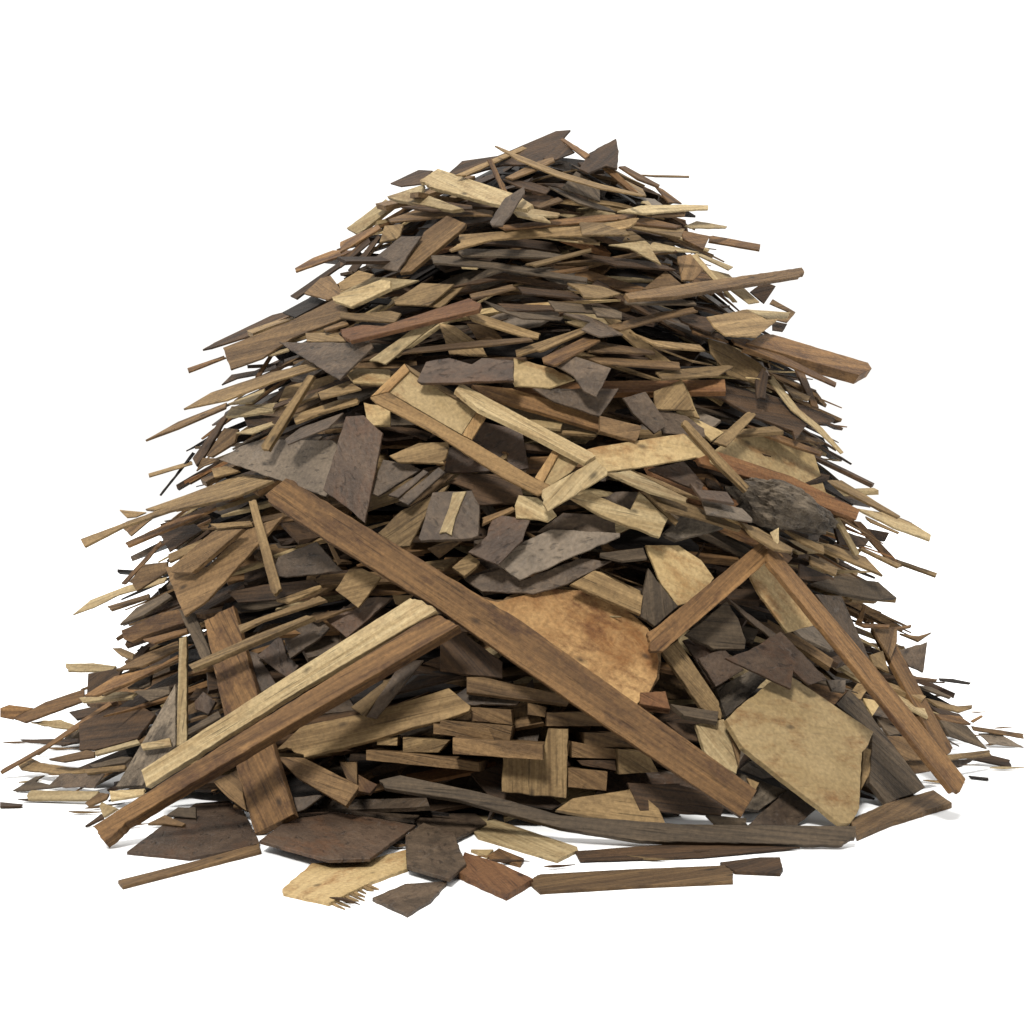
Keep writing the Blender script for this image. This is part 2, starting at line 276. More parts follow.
TILES = [
(0,0,1024, """
B 7 d 265,495 286,478 302,487 520,620 640,706 757,790 741,817 600,722 440,610 324,538 268,501 | longest brown beam lying diagonally across the middle of the pile
P 8 e 141,770 290,674 410,598 432,606 436,611 300,690 146,787 | pale long board lying against the upper side of the left leaning beam
B 6 d 93,826 258,722 434,613 459,625 257,744 130,820 104,842 | brown leaning beam whose split end rests on the ground at the left
B 2 e 204,624 233,609 258,700 294,818 255,838 236,770 220,700 | wide brown plank standing upright behind the two left leaning timbers
B 6 c 648,632 655,628 757,545 764,544 771,558 663,651 651,651 | short brown beam propped up to the right of the log slice
B 6.5 c 767,549 777,551 870,660 966,779 960,792 952,791 858,672 768,562 | long narrow beam running down the right side to the ground
B 5 c 873,628 893,633 897,645 953,748 948,754 938,750 | shorter brown beam just behind the long right side beam
G 3 c 379,780 400,775 480,792 560,815 680,824 856,826 855,838 840,845 640,841 560,828 460,800 385,788 | long curved dark plank lying along the front foot of the pile
O 0 bg 118,880 190,862 259,843 261,851 190,869 123,886 | long thin brown strip lying on white ground at front left
O 0 cg 528,880 540,874 630,869 725,865 733,871 733,881 640,885 540,891 | brown board with a split left end, foremost on the ground
D 0 cg 720,862 760,857 780,857 783,868 780,873 735,871 | short dark block lying right of the foremost ground board
D 0 ag 575,851 680,843 800,847 700,856 580,860
"""),
(340,110,260, """
D 1 b 430,245 480,200 620,180 850,82 908,78 880,110 860,190 760,215 640,215 470,262 | dark jagged board forming the very top ridge of the pile
T 2 a 455,255 700,150 862,85 868,95 690,170 500,257
D 1 a 800,190 870,120 925,165 850,195
B 2 a 868,115 885,112 985,175 965,190
T 3 a 610,140 620,142 860,240 1024,290 1190,330 1195,338 1024,308 860,262 700,195
B 2 b 580,195 597,190 660,320 640,325
D 1 a 198,288 310,235 365,238 320,290 240,300
P 4 c 315,275 385,230 690,330 760,372 735,390 640,378 350,300 | broad pale board near the top left of the summit
P 3 c 185,340 330,292 320,325 485,388 440,395 215,352 | pale L-shaped board end just left of the broad summit board
P 2 c 25,465 180,350 215,375 70,490
S 9 b 590,440 650,345 725,300 728,325 690,385 640,455 600,455 | twisted grey brown slate strip standing over the summit boards
P 3 b 680,395 740,385 865,405 860,418 800,418 830,440 770,430 700,415
B 2 b 625,455 760,440 1020,412 1170,408 1165,424 1020,438 650,468
T 3 b 470,490 700,472 1024,452 1150,425 1178,425 1140,460 1024,490 760,500 600,510 440,555 430,548 475,520
G 2 b 460,545 760,550 880,570 850,580 480,572
T 3 b 730,605 990,543 990,552 770,612
G 2 b 360,572 470,575 620,600 975,660 970,675 900,665 600,620 370,600
O 3 c 420,415 495,445 490,460 280,635 235,640 300,520 330,480 | brown ramp-like plank under the small slate near the top left
S 4 b 240,497 320,497 225,635 100,610 | small dark slate leaning on the brown ramp-like plank
T 2 b 175,455 250,447 235,495 225,505 155,520
P 2 b 0,720 130,655 310,670 50,765 40,778 0,760
T 2 b 210,750 320,680 450,685 350,770 220,765
T 1 b 350,770 460,690 500,685 395,780
R 4 c 0,865 90,845 170,850 510,740 555,765 545,785 180,875 40,908 10,890 | reddish plank sloping up to the right, left of centre
T 2 b 0,795 80,800 200,790 240,800 215,835 60,825 0,815
P 4 b 115,985 330,830 390,828 180,1000
O 3 b 60,970 260,940 560,905 750,895 760,905 600,925 260,955 70,985
T 2 b 490,800 560,805 790,880 780,898 720,890 520,825
G 2 a 565,748 700,795 880,815 870,826 720,820 620,785
T 3 b 690,945 760,920 960,855 970,870 800,945 770,945 695,968
B 4 b 795,975 960,895 1024,905 845,1005 800,992
O 2 b 510,725 680,685 695,700 520,745
D 2 b 700,695 920,715 950,740 720,720
T 3 b 895,680 1024,690 1108,722 1024,740 960,735 940,705
G 2 a 820,750 1024,770 1100,792 1024,800 850,790
S 3 a 880,800 960,805 1024,830 1116,883 1024,892 950,862 985,835
O 2 b 760,375 860,342 880,355 790,385
B 1 b 0,520 150,450 160,465 0,560
D 1 a 0,590 110,500 120,520 0,620
D 2 a 30,630 150,490 160,500 60,640
O 1 b 190,430 330,380 410,400 560,390 600,395 600,415 450,412 320,430 200,440
G 1 a 820,300 850,305 960,350 1060,385 1090,402 1024,390 940,365
T 1 a 390,840 450,850 560,930 580,970 430,960
O 1 a 500,840 600,850 640,900 540,900
D 1 b 420,700 640,640 900,690 880,705 640,665
D 2 b 240,380 420,360 520,375 520,388 360,395
O 2 b 650,265 780,200 840,185 845,200 760,240 680,270
D 2 a 640,270 760,285 830,310 810,330 700,300
G 2 a 870,310 930,240 1024,300 1024,360 940,330
D 2 b 620,760 880,770 900,785 660,790
P 2 a 470,600 550,612 540,624 480,620
P 2 a 790,500 900,500 1024,520 1024,528 900,515
T 2 a 890,495 1000,510 1024,525 960,522
"""),
(600,110,300, """
D 2 b -70,200 -40,150 -10,130 55,97 65,140 60,200 20,190 -40,215 | dark fin-shaped board at the peak, right of the top ridge
B 2 b 65,192 85,190 205,255 200,262 130,235
T 1 a 140,220 305,224 305,228 190,226
B 1 b 0,190 30,185 130,280 110,282
B 1 a 188,258 215,270 280,318 235,315
P 3 b 60,345 140,325 280,322 370,325 370,338 280,342 160,352 | pale pointed board sticking out right just below the summit
O 2 b 160,352 295,344 290,360 180,362
P 2 a 290,395 330,378 435,397 430,402 310,402
B 2 b 370,430 385,428 548,458 545,478 370,448 | brown batten with a square end jutting right from the upper right edge
B 1 b 280,410 375,430 355,475 285,440
T 2 b 95,380 290,405 275,435 110,400
P 4 a 30,460 155,445 175,462 185,450 340,485 180,480 210,528 100,470
T 3 b -70,382 70,385 102,425 -60,425
O 5 c 85,625 200,605 690,537 697,558 680,567 260,635 100,645 | long brown batten rising to the right, with rounded tip in the air
O 2 b 265,500 310,490 355,545 320,580 280,580
O 2 a 145,612 225,548 280,595
P 2 a 325,490 345,490 455,535 440,545
P 3 a 310,495 330,490 470,655 455,655
P 3 a 360,540 440,560 545,655 510,660 430,600
D 2 b 512,620 560,585 600,600 560,660
O 1 a 590,645 668,690 640,725 560,705 620,700 648,690 580,660
T 5 a 365,705 500,680 570,715 610,712 535,775 430,770 390,740 | tan leaf-shaped sheet above the thick beam jutting right
P 3 a 500,680 650,690 640,710 570,712
B 4 d 560,765 590,765 915,862 928,882 885,905 500,795 | thick brown beam jutting out to the right from the upper flank
B 3 b 450,780 500,780 640,845 808,930 805,942 620,860 460,795
B 1 b 665,880 690,875 748,1015 725,1010
D 3 b 530,920 555,880 575,900 565,985 535,985
P 3 a 575,920 590,905 680,1020 760,1085 832,1168 824,1172 740,1090 655,1024
T 1 a 370,780 440,800 540,860 570,885 540,935 440,905 380,830
T 3 b 185,960 280,920 325,1024 190,1020
G 3 b -30,664 75,690 75,710 -10,702
G 3 b 88,648 320,650 330,662 90,660
O 3 b 20,735 200,690 320,672 335,685 180,720 70,750
T 3 b 100,755 180,785 340,800 360,820 200,808
T 4 a 180,805 300,850 385,868 320,858
O 3 b -70,778 180,820 190,830 -40,822
O 3 b -60,838 270,860 275,882 0,864
T 3 b 190,890 440,870 455,875 400,905 210,918
D 1 b 250,680 420,720 380,760 280,720
D 2 b -60,490 200,520 260,545 60,530
B 1 b 300,720 420,770 440,790 320,760
D 1 a 590,720 640,730 625,755 590,750
B 2 b 60,370 160,368 280,395 260,402 120,388
K 1 a 120,640 300,700 420,740 400,750 240,700
"""),
(130,250,260, """
B 1 b 648,72 720,30 800,0 880,0 850,15 652,85
D 1 b 630,180 760,90 890,0 910,10 790,90 655,192
O 2 b 685,170 750,110 790,100 840,170 780,195
T 2 b 820,130 900,80 960,95 960,110 830,165
P 4 c 795,185 990,115 1024,130 1024,150 870,222 800,198 | pale board end above the wide brown panel at upper left
O 2 b 365,385 640,275 800,195 850,210 860,260 640,345 520,425 395,470 | wide brown panel tapering out of the upper left flank
D 1 b 285,392 330,365 560,255 640,235 640,250 480,335 320,385
K 1 a 600,245 720,180 770,200 650,265
B 1 b 225,465 370,415 378,422 230,480
S 4 b 585,362 950,365 955,380 825,510 | triangular grey brown slate pointing down, left of the pale plank
T 2 b 690,325 820,325 850,360 695,360
D 1 a 360,530 400,490 520,470 500,490 420,505
T 3 b 210,625 320,560 560,480 710,445 735,465 570,515 380,590
B 2 a 492,500 550,410 562,415 510,500
P 2 a 515,415 620,385 625,395 560,415
P 1 b 385,605 530,545 525,560 480,600
O 1 b 60,748 190,675 380,600 375,620 190,700
T 5 c 515,770 700,490 725,495 545,790 520,785 | upright tan batten leaning over the large grey slate, upper left
P 2 b 375,655 400,615 470,610 580,600 560,635 450,650
T 2 b 560,620 740,555 740,575 640,610
T 3 b 740,560 860,515 910,545 750,585
P 3 a 415,720 560,675 570,685 480,722
T 2 b 640,650 820,590 895,580 895,600 740,645 650,680
Y 2 b 855,490 890,465 1024,470 1024,525 880,520
S 4 a 610,745 670,700 840,640 780,700 620,765
L 2 b 350,825 440,770 520,745 800,750 860,850 770,970 | large flat grey slate under the upright tan batten
A 4 b 760,945 850,655 920,650 995,720 925,1075 850,1010 | tall dark slate above the upper end of the longest beam
K 0 a 115,965 245,795 255,800 120,968
T 0 a 72,880 240,830 245,842 75,893
D 2 b 245,820 360,660 390,640 300,800 260,850
O 2 b 300,810 370,700 425,705 410,760 320,815
T 2 b 320,860 380,850 430,870 330,895
T 2 b 60,1020 230,960 440,880 560,890 250,985 100,1024
T 1 b 150,1024 540,895 560,910 300,1000 180,1024
O 1 a 260,870 285,818 350,820 350,830 290,850
Y 2 b 920,600 1024,620 1024,690 935,690
O 2 b 760,310 850,275 860,290 770,318
D 1 b 440,640 620,660 600,700 460,690
"""),
(360,340,260, """
P 5 c 375,195 395,168 690,325 890,430 930,455 890,480 640,350 470,270 400,215 | pale long rail lying across the broken door
P 7 b 718,590 930,470 975,515 975,530 740,675 720,640 | short pale scrap board crossing the end of the broken door
P 5 b 610,650 625,610 700,620 760,670 775,690 740,715 700,705 615,700 | small jagged pale scrap just below the broken door
A 6 c 225,160 260,85 350,70 440,95 480,70 605,80 605,160 240,170 | dark slate bar resting above the broken door's upper corner
Y 3 b 600,160 605,70 760,110 845,155 750,188 610,180
S 5 b 770,100 850,65 990,110 930,225 880,200 840,140 | pointed dark slate hanging right of the dark slate bar
B 2 c 440,175 600,190 1024,320 1024,380 700,280 480,220
S 3 b 680,190 1020,190 945,300 760,240
T 4 b 115,455 230,405 345,400 345,440 330,485 150,480
A 1 b 330,520 350,430 480,320 640,360 665,505 560,515
S 3 b 40,600 90,470 200,490 240,510 70,615
S 4 b 110,610 250,510 270,520 150,620
S 4 b 150,630 310,500 335,520 190,650
O 2 b 180,645 340,525 370,530 220,655
T 3 b 70,760 165,670 270,620 350,570 260,690 195,810 150,815
A 5 b 425,835 500,770 520,710 560,690 670,710 640,790 545,885 530,880
T 4 c 362,895 430,840 470,870 460,890 410,930
L 4 b 535,880 650,790 750,745 1024,760 1024,775 820,860 630,945 | large pointed grey slate below the broken door
S 3 b 410,940 560,900 640,945 860,860 990,870 820,960 680,1000 480,990
S 3 b 700,755 800,680 1000,690 1010,770 870,780
D 1 b 350,560 400,525 620,530 650,640 460,650 440,590
O 4 b 480,700 600,655 610,665 480,725
O 3 b 265,820 340,790 400,790 310,855
T 2 b 245,875 385,855 330,900
Y 1 b 620,310 800,320 790,350 640,330
T 1 b 680,350 940,360 930,372 700,362
T 1 b 0,130 130,120 200,140 90,175 0,175
"""),
(600,380,260, """
P 5 c -115,462 -45,437 122,512 155,440 268,545 237,618 0,530 | pale L-shaped board end beyond the broken door
S 4 b 90,70 180,45 250,150 255,185 215,210 130,130
S 3 b 220,110 340,140 410,190 415,225 250,210
Y 2 b 220,70 330,5 395,150 300,130 320,70
O 5 c 0,140 165,180 150,230 140,240 0,200
Y 2 b 350,140 490,205 440,240 400,200
T 4 b 445,245 580,125 615,135 500,260
T 6 c 328,165 345,160 590,420 575,440 480,350 350,200 | tan batten slanting down to the right above the bark chunk
Y 5 b -60,275 0,260 330,210 395,245 460,340 380,305 150,345 30,360 -25,390
Y 1 b 440,290 560,190 840,280 895,455 720,400 560,330 | large tan sheet on the right above the orange brown plank
C 4 c 380,310 460,280 760,380 1024,510 1010,550 830,480 640,400 400,330 | orange brown plank running down right above the bark chunk
P 6 b 30,365 120,355 345,465 340,480 200,440
T 4 b 120,350 250,400 395,465 300,440
T 5 b 180,440 310,470 555,575 545,590 400,545 260,510
T 5 b 160,440 260,510 310,555 300,570
A 6 b 355,405 385,430 500,440 530,485 400,465
L 6 a 400,465 560,505 600,545 600,558 420,525
A 3 b 190,350 330,320 410,410 400,435 300,400
X 4 c 250,600 320,535 460,560 490,580 300,630
S 3 b 0,470 60,440 150,440 120,505 0,480
T 6 b 555,560 620,580 765,665 755,675 690,665 600,610
P 8 a 670,600 705,580 705,640 690,650
Y 3 b 180,650 310,650 400,710 450,780 400,850 305,890 230,780 | yellowish broad board leaning behind the short propped beam
Y 3 b 590,770 650,710 700,740 860,960 740,995 640,860 | yellowish board leaning between the two right beams
G 4 c 155,930 190,740 280,860 310,890 215,970
G 3 c 340,1000 500,870 545,940 575,1024 570,1060 450,1060
S 3 b 495,850 600,930 695,1000 670,1015 560,920
G 4 b 0,680 170,660 185,700 90,710 0,690
T 2 c 0,750 160,830 165,910 0,850
T 3 b 730,590 880,650 885,680 800,640
D 1 b 345,0 430,0 780,90 928,148 925,160 820,170 770,235 760,200 600,140 480,70 360,40 | broad dark curved sheet on the right flank under the thick jutting beam
B 2 b 580,175 700,210 880,285 875,295 780,265 620,205
O 2 b 770,210 860,230 885,248 770,232
T 1 a 720,15 830,65 820,80 760,70
D 2 b 600,600 640,590 760,700 720,740
"""),
(60,450,260, """
T 3 b 80,350 240,290 430,220 640,150 700,105 840,120 700,180 430,240 240,305 95,380 | long tan board jutting far out of the left flank
T 0 a 235,235 340,245 300,262 265,265
O 1 a 250,310 370,262 280,338
B 1 b 255,365 480,260 700,170 720,180 500,280 270,378
D 2 a 395,335 430,310 530,290 560,315 430,400
T 2 b 425,410 560,350 560,380 430,440
B 0 a 240,525 395,355 400,370 260,525
O 2 b 270,520 330,450 420,440 420,480 300,555 285,530
O 5 c 430,465 600,320 720,310 540,465 520,482 440,482
O 3 b 412,460 580,460 720,320 880,260 780,370 580,590 490,655 | wide brown sheet hanging to a point on the left side
T 6 c 742,200 772,195 872,545 845,568 828,550 | upright tan batten below the left end of the longest beam
T 3 b 590,290 750,278 755,293 620,308
P 0 a 50,648 120,590 270,532 420,500 410,520 230,570 130,620
O 1 b 185,615 350,565 350,580 200,630
G 1 b 235,685 300,620 420,560 440,575 330,650
B 2 c 240,710 400,640 490,620 490,680 360,720 280,755 250,745
B 2 b 325,745 500,700 500,715 370,760
T 0 a 205,780 240,778 290,800 285,825 240,810
D 1 b 280,830 320,770 350,775 310,825
G 3 b 465,625 530,640 590,790 600,850 560,830
T 6 c 505,845 760,730 970,650 1000,655 760,760 520,862 | tan batten lying across the wide upright brown plank
T 4 b 700,690 980,590 1024,575 1050,590 800,670 710,715
S 3 b 870,700 1024,660 1060,700 1024,740 905,822
A 2 b 775,810 870,730 890,800 940,850 900,900
S 2 b 780,800 850,920 780,960 740,790
P 0 b 20,840 130,838 220,850 200,870 30,870 | pale stub of board poking out of the lower left edge
D 1 b 110,880 250,855 220,900 105,960
O 2 b 140,960 360,850 480,820 180,960
P 2 b 75,975 240,950 300,955 285,975 90,992
G 2 b 290,950 430,930 430,960 350,990
D 1 b 660,560 800,530 1000,510 1024,530 850,590 700,600
T 2 b 850,590 1024,530 1024,545 900,600
"""),
(0,600,260, """
P 4 c 705,150 735,140 735,560 695,575 | thin pale batten standing upright left of the wide upright plank
O 1 b 455,275 560,215 700,160 705,190 560,260
G 1 b 500,345 600,280 590,330 560,345
B 2 b 330,375 450,300 620,260 700,215 705,225 520,320 380,375
B 1 b 55,465 180,400 330,350 330,395 100,480
B 0 b 0,425 35,412 130,425 70,455 50,470 0,460 | brown board end touching the left border of the photo
P 1 b 120,480 240,470 290,490 300,510 210,500
D 1 b 310,590 310,490 440,420 560,420 610,450 540,545 370,590 | dark rounded sheet standing low on the left flank
B 3 a 0,675 10,665 180,570 330,465 430,400 440,410 340,480 190,580 5,683
O 0 a 130,610 225,545 235,550 150,612
D 0 a 78,548 310,545 310,560 240,570 100,558
T 2 b 70,650 120,620 160,640 340,665 340,680 240,685 80,665
O 3 b 190,625 340,590 372,595 370,615 250,635
P 3 b 372,595 540,548 550,562 375,610
T 2 b 340,665 490,648 490,665 340,682
G 2 b 345,650 480,615 520,618 490,640 370,660
X 3 c 455,735 560,560 690,330 690,570 560,730 | rough grey triangular slab behind the left leaning timbers
P 5 b 555,565 668,542 672,570 560,585
P 3 b 105,770 125,748 390,752 360,785 110,785 | pale short board lying at the foot of the lower left edge
P 3 b 430,750 570,742 565,765 435,788
O 2 b 335,800 390,760 430,765 420,785 350,815
S 1 a 180,745 240,690 410,690 370,745
G 1 a 50,760 140,705 175,700 140,725 240,745 80,762
P 3 b 390,810 400,795 460,820 405,855
D 1 b 335,888 400,840 410,855 350,885
D 0 ag 0,795 90,803 85,810 0,812
A 0 cg 500,990 620,900 770,800 900,790 960,830 1024,955 1010,965 750,1015 | flat rusty slate on the ground behind the thin brown strip
G 2 b 650,850 700,815 770,815 772,860
O 2 b 580,880 650,845 730,880 715,890 640,880
O 1 b 840,715 940,665 970,830 900,780
A 1 b 765,400 800,360 850,400 820,450 770,430
G 2 b 735,510 860,435 870,460 740,530
D 2 b 270,440 360,420 420,430 300,470
"""),
(220,660,260, """
O 4 c 225,380 330,385 550,495 495,575 300,460 | brown board end poking out below the left leaning beam
B 4 c 545,450 620,490 590,525 545,515
O 2 c 470,400 540,400 540,490 500,470
S 3 b 290,540 410,530 330,590 300,600
T 3 c 220,355 320,260 620,200 900,110 985,180 980,200 870,240 760,265 620,310 330,385 280,350 | long weathered sheet with a rough edge under the beams' crossing
T 4 b 515,185 640,90 690,60 570,220
S 4 b 575,222 720,0 800,0 615,230
D 2 b 690,130 780,60 960,60 830,95
S 2 cg 495,590 590,530 650,540 830,570 765,630 600,610 | dark slate on the ground tucked behind the rusty pointed slate
A 3 cg 155,710 300,605 430,595 600,620 770,650 590,780 430,785 | broad rusty pointed slate on the ground before the wide plank
S 1 cg 770,630 840,592 1000,600 1050,640 930,700 800,670
S 2 cg 730,690 800,640 920,680 970,800 905,860 735,810 | brown slate slab with blunt corners left of the red block
S 0 bg 600,935 730,880 895,870 830,945 738,1000 | small slate lying foremost on the ground, nearest the camera
T 2 s 618,305 700,305 698,338 618,335
T 2.5 s 720,305 905,315 860,365 720,365
O 3 s 840,250 1060,270 1080,315 840,292
T 2.5 s 925,312 1060,318 1060,375 920,365
O 3 s 575,355 800,372 1020,402 1020,440 575,395
"""),
(440,560,260, """
O 3 c 105,460 170,460 520,540 500,570 105,520
S 2 b 0,570 105,500 200,545 320,545 300,570 | thin light slate lying on the cut board ends
O 2 s 122,580 280,590 285,650 125,635
O 3 s 0,630 285,655 275,715 0,690
O 6 s 50,700 405,730 405,788 50,765
T 3 cv 250,770 402,772 428,662 505,665 498,938 245,912 | streaky light board end facing forward, lowest of the stacked ends
O 2.5 s 420,600 610,600 640,655 420,655
O 2.5 s 568,680 720,685 770,740 568,735
O 2 s 520,715 690,745 695,785 520,778
T 3 s 700,745 820,760 860,835 705,845
O 2 s 505,820 660,835 655,910 505,895
D 2 s 540,790 690,790 695,830 560,810
D 3 b 0,330 60,260 245,400 245,465 100,450 0,435
T 4 c 515,95 600,45 640,50 800,140 790,215 620,140
R 3 b 780,570 840,515 890,520 905,600 780,590
O 2 s 345,560 420,580 415,620 345,610
D 0 b 120,840 240,800 480,960 440,980 200,940
"""),
(640,620,260, """
T 3 c 85,120 150,80 310,320 330,400 240,345 | tan plank slanting down from the short propped beam
A 3 b 230,150 330,110 410,195 300,262
A 2 b 170,80 230,60 400,180 290,265
A 6 b 338,150 430,120 555,45 600,90 740,235 665,255 605,200 595,272 | notched dark slate resting on the large yellowish sheet's top edge
Y 4 c 340,390 400,335 520,240 600,225 700,290 920,440 900,490 875,520 865,740 830,800 790,802 405,500 | large yellowish plywood sheet leaning at the lower right
T 2 c 880,500 912,510 910,600 870,670
P 4 c 220,410 330,390 400,500 380,605 310,570 260,530 | pale splintered board stump left of the large yellowish sheet
O 5 b 340,400 360,400 400,500 390,580
G 5 c 120,330 310,360 305,400 175,375
R 4 c 0,285 100,280 120,350 0,330
S 2 b 425,815 585,670 700,745 620,815
X 2 c 390,600 450,620 580,670 470,750 400,740
D 2 b -50,640 160,650 350,700 320,770 0,750
G 2 b 260,765 420,780 420,815 310,815
T 3 b 420,620 470,640 450,680
D 2 b 100,400 230,410 250,480 180,470
X 1 c 300,270 430,200 500,230 400,330 340,380
"""),
(820,640,204, """
G 2 c 80,320 150,250 190,290 530,740 480,770 335,820 250,715 265,470 | weathered grey slab leaning right of the large yellowish sheet
O 1 cg 150,900 330,820 570,752 662,815 350,910 185,980 | brown board lying on the ground at lower right
T 1 b 530,290 690,330 765,325 765,340 700,360 600,335
B 1 b 580,370 700,380 760,420 620,410
O 0 a 760,430 1024,470 1024,492 770,450 | thin stick pointing to the right border of the photo
L 0 a 795,470 900,470 1024,540 850,520
G 2 b 600,400 740,430 840,545 650,480
T 2 b 640,575 850,550 860,575 640,600
D 0 b 740,610 800,580 955,620 955,655 | dark wedge low at the right foot of the pile
S 1 b 660,600 790,595 700,640
O 2 b 330,480 450,485 550,600 430,605
O 1 b 430,605 560,600 600,650 480,670
G 1 b 280,390 440,460 350,480
K 0 ag 745,680 845,690 847,698 760,688
B 0 a 755,405 810,375 818,382 770,412
L 3 b 35,200 130,200 125,262 60,255
T 2 b 190,215 250,230 205,300 150,270
Y 2 b 215,290 310,310 265,380
D 1 b 550,330 700,370 720,390 600,370
"""),
(800,480,224, """
P 3 b 265,130 400,150 520,200 600,250 595,275 430,215 | pale pointed board sticking out of the middle right flank
T 1 b 110,0 190,0 460,165 450,170 320,110
D 1 a 330,120 515,195 510,202 400,160
T 1 a 300,165 455,238 450,244 320,190
P 4 b 160,175 180,170 275,335 255,345
B 3 b 240,185 280,190 470,395 455,400 400,360
T 2 b 270,310 300,315 465,385 450,398
T 1 b 440,360 628,425 622,440 450,378
T 2 b 60,290 130,290 300,350 380,435 250,380
T 3 b 45,345 175,405 165,435 50,380
D 1 b 300,220 410,240 390,280 320,270
G 2 c 60,470 180,435 360,465 445,540 350,545 190,520 | dark weathered board jutting right, level with the log slice's top
T 1 b 195,520 360,545 345,558 240,550
S 2 b 70,520 190,530 320,820 230,740
B 1 b 260,640 290,570 305,575 285,650
B 1 b 255,650 410,660 410,672 300,670
B 0 b 400,675 510,660 510,670 420,685
O 0 b 455,700 540,712 600,695 540,735
S 1 b 450,780 583,740 565,880 500,850 | grey brown triangular slate at the lower right edge
B 1 b 515,895 630,910 625,918 520,912
K 0 a 635,905 700,908 782,925 775,932 640,915
G 1 b 540,938 600,945 692,990 685,995 570,955
D 1 b 160,220 320,270 300,300 180,290
D 1 b 0,380 160,450 140,480 0,450
O 3 b 330,675 380,670 445,680 445,740 415,815
T 1 b 320,800 380,780 410,880 340,850
"""),
(420,740,260, """
P 0 cg 20,240 150,268 260,300 620,420 615,435 540,472 230,380 150,290 | pale board on the ground below the long curved dark plank
R 1 cg 150,520 175,440 330,490 445,545 340,605 | reddish brown block lying on the ground right of the slates
B 0 bg 265,455 310,425 410,465 395,490
Y 0 bg 200,430 290,430 265,455
T 2 c 535,275 600,230 760,205 850,190 940,270 970,335 830,325 700,305 | pale angular board showing above the curved dark plank
D 1 b 840,180 1024,170 1024,280 960,270
"""),
(240,440,260, """
T 4 b 375,590 430,510 480,505 555,540 465,660 | tan angled block just under the longest beam's upper half
O 3 b 335,385 355,395 400,480 385,495
O 3 b 265,700 290,680 430,665 460,650 300,712
T 3 b 600,610 680,610 640,650 610,640
S 3 b 120,530 150,460 300,400 405,515 180,540
A 2 b 330,700 480,620 600,620 420,780
D 2 b 720,880 900,800 980,900 900,930
S 2 b 890,540 1000,500 1024,500 1024,600 960,610
"""),
]
for ox, oy, s, txt in TILES: tile(ox, oy, s, txt)

# ------------------------------------------------------------------ special pieces
def T4(ox, oy, size, pts): return [(ox+x*size/1024, oy+y*size/1024) for x, y in pts]
def root_piece(ox, oy, s, pts, mat, level, tk, kind, label, **k):
    return piece(T4(ox, oy, s, pts), mat, level, tk, kind=kind, label=label, **k)
def root_empty(name, label, pts, pl):
    c = unproj(sum(p[0] for p in pts)/len(pts), sum(p[1] for p in pts)/len(pts), pl)
    o = bpy.data.objects.new(name, None); COL.objects.link(o); o.location = c; bpy.context.view_layer.update()
    place(o, sum(p[0] for p in pts)/len(pts), sum(p[1] for p in pts)/len(pts), 'T', name, 200, 60, .5, label)
    return o
# broken panelled door
dp = T4(360, 340, 260, [(40,225),(175,92),(865,480),(750,590)])
pl = plane_for(dp, .26, .6)
door = root_empty('broken_door', 'broken panelled door frame lying aslant in the upper middle of the pile', dp, pl)
back = (pl[0]+.016, pl[1], pl[2])
def dpart(name, pts, mat='Q', p=pl, tk='b', **k): return piece(T4(360, 340, 260, pts), mat, 0, tk, name=name, kind=name, parent=door, pl=p, amp=.001, **k)
dpart('door_stile', [(40,225),(110,205),(400,375),(440,395),(690,545),(750,570),(715,605),(700,610),(560,540),(300,370),(60,245)], 'Q')
dpart('door_rail', [(42,222),(175,92),(195,120),(112,202)], 'Q')
dpart('door_stile', [(178,93),(240,130),(470,262),(460,278),(234,148),(197,120)], 'T')
dpart('door_rail', [(402,372),(460,282),(500,295),(440,392)], 'Q')
dpart('door_rail', [(688,542),(760,430),(785,445),(722,560)], 'Q')
dpart('door_panel', [(112,204),(196,122),(460,280),(400,372)], 'Y', back, 'a')
dpart('door_panel', [(722,566),(785,447),(865,480),(830,520),(752,572)], 'Y', back, 'a')
# dark slab with a pale strip stuck on it
sl_pts = T4(360, 340, 260, [(230,780),(285,600),(440,592),(470,650),(465,770),(440,780),(240,790)])
pls = plane_for(sl_pts, .26, .7)
sq = piece(sl_pts, 'S', 5, 'c', kind='broken_slate', label='square dark slab with a pale wood strip across it', pl=pls)
bpy.context.view_layer.update()
piece(T4(360, 340, 260, [(312,760),(350,660),(365,600),(418,595),(375,700),(360,768),(335,755)]), 'P', 0, 'a', name='pale_strip', kind='pale_strip', parent=sq, pl=(pls[0]-.014, pls[1], pls[2]))
# pale chips on the dark slate bar
# log slice with bark rim
lp = T4(440, 560, 260, [(170,150),(230,165),(420,110),(560,120),(680,160),(760,215),(820,270),(850,330),(862,400),(855,460),(820,530),(775,568),(700,560),(600,515),(350,350),(200,225)])
pll = plane_for(lp, .17, .45)
lg = piece(lp, 'M', 3, 'd', kind='log_slice', label='big round mottled orange brown log slice behind the longest beam', pl=pll, amp=.004, th=.09)
bpy.context.view_layer.update()
cu = sum(p[0] for p in lp)/len(lp); cv = sum(p[1] for p in lp)/len(lp)
piece([(cu+(u-cu)*1.035, cv+(v-cv)*1.045) for u, v in lp], 'O', 0, 'c', name='bark_rim', kind='bark_rim', parent=lg, pl=(pll[0]+.02, pll[1], pll[2]), amp=.012, th=.055)
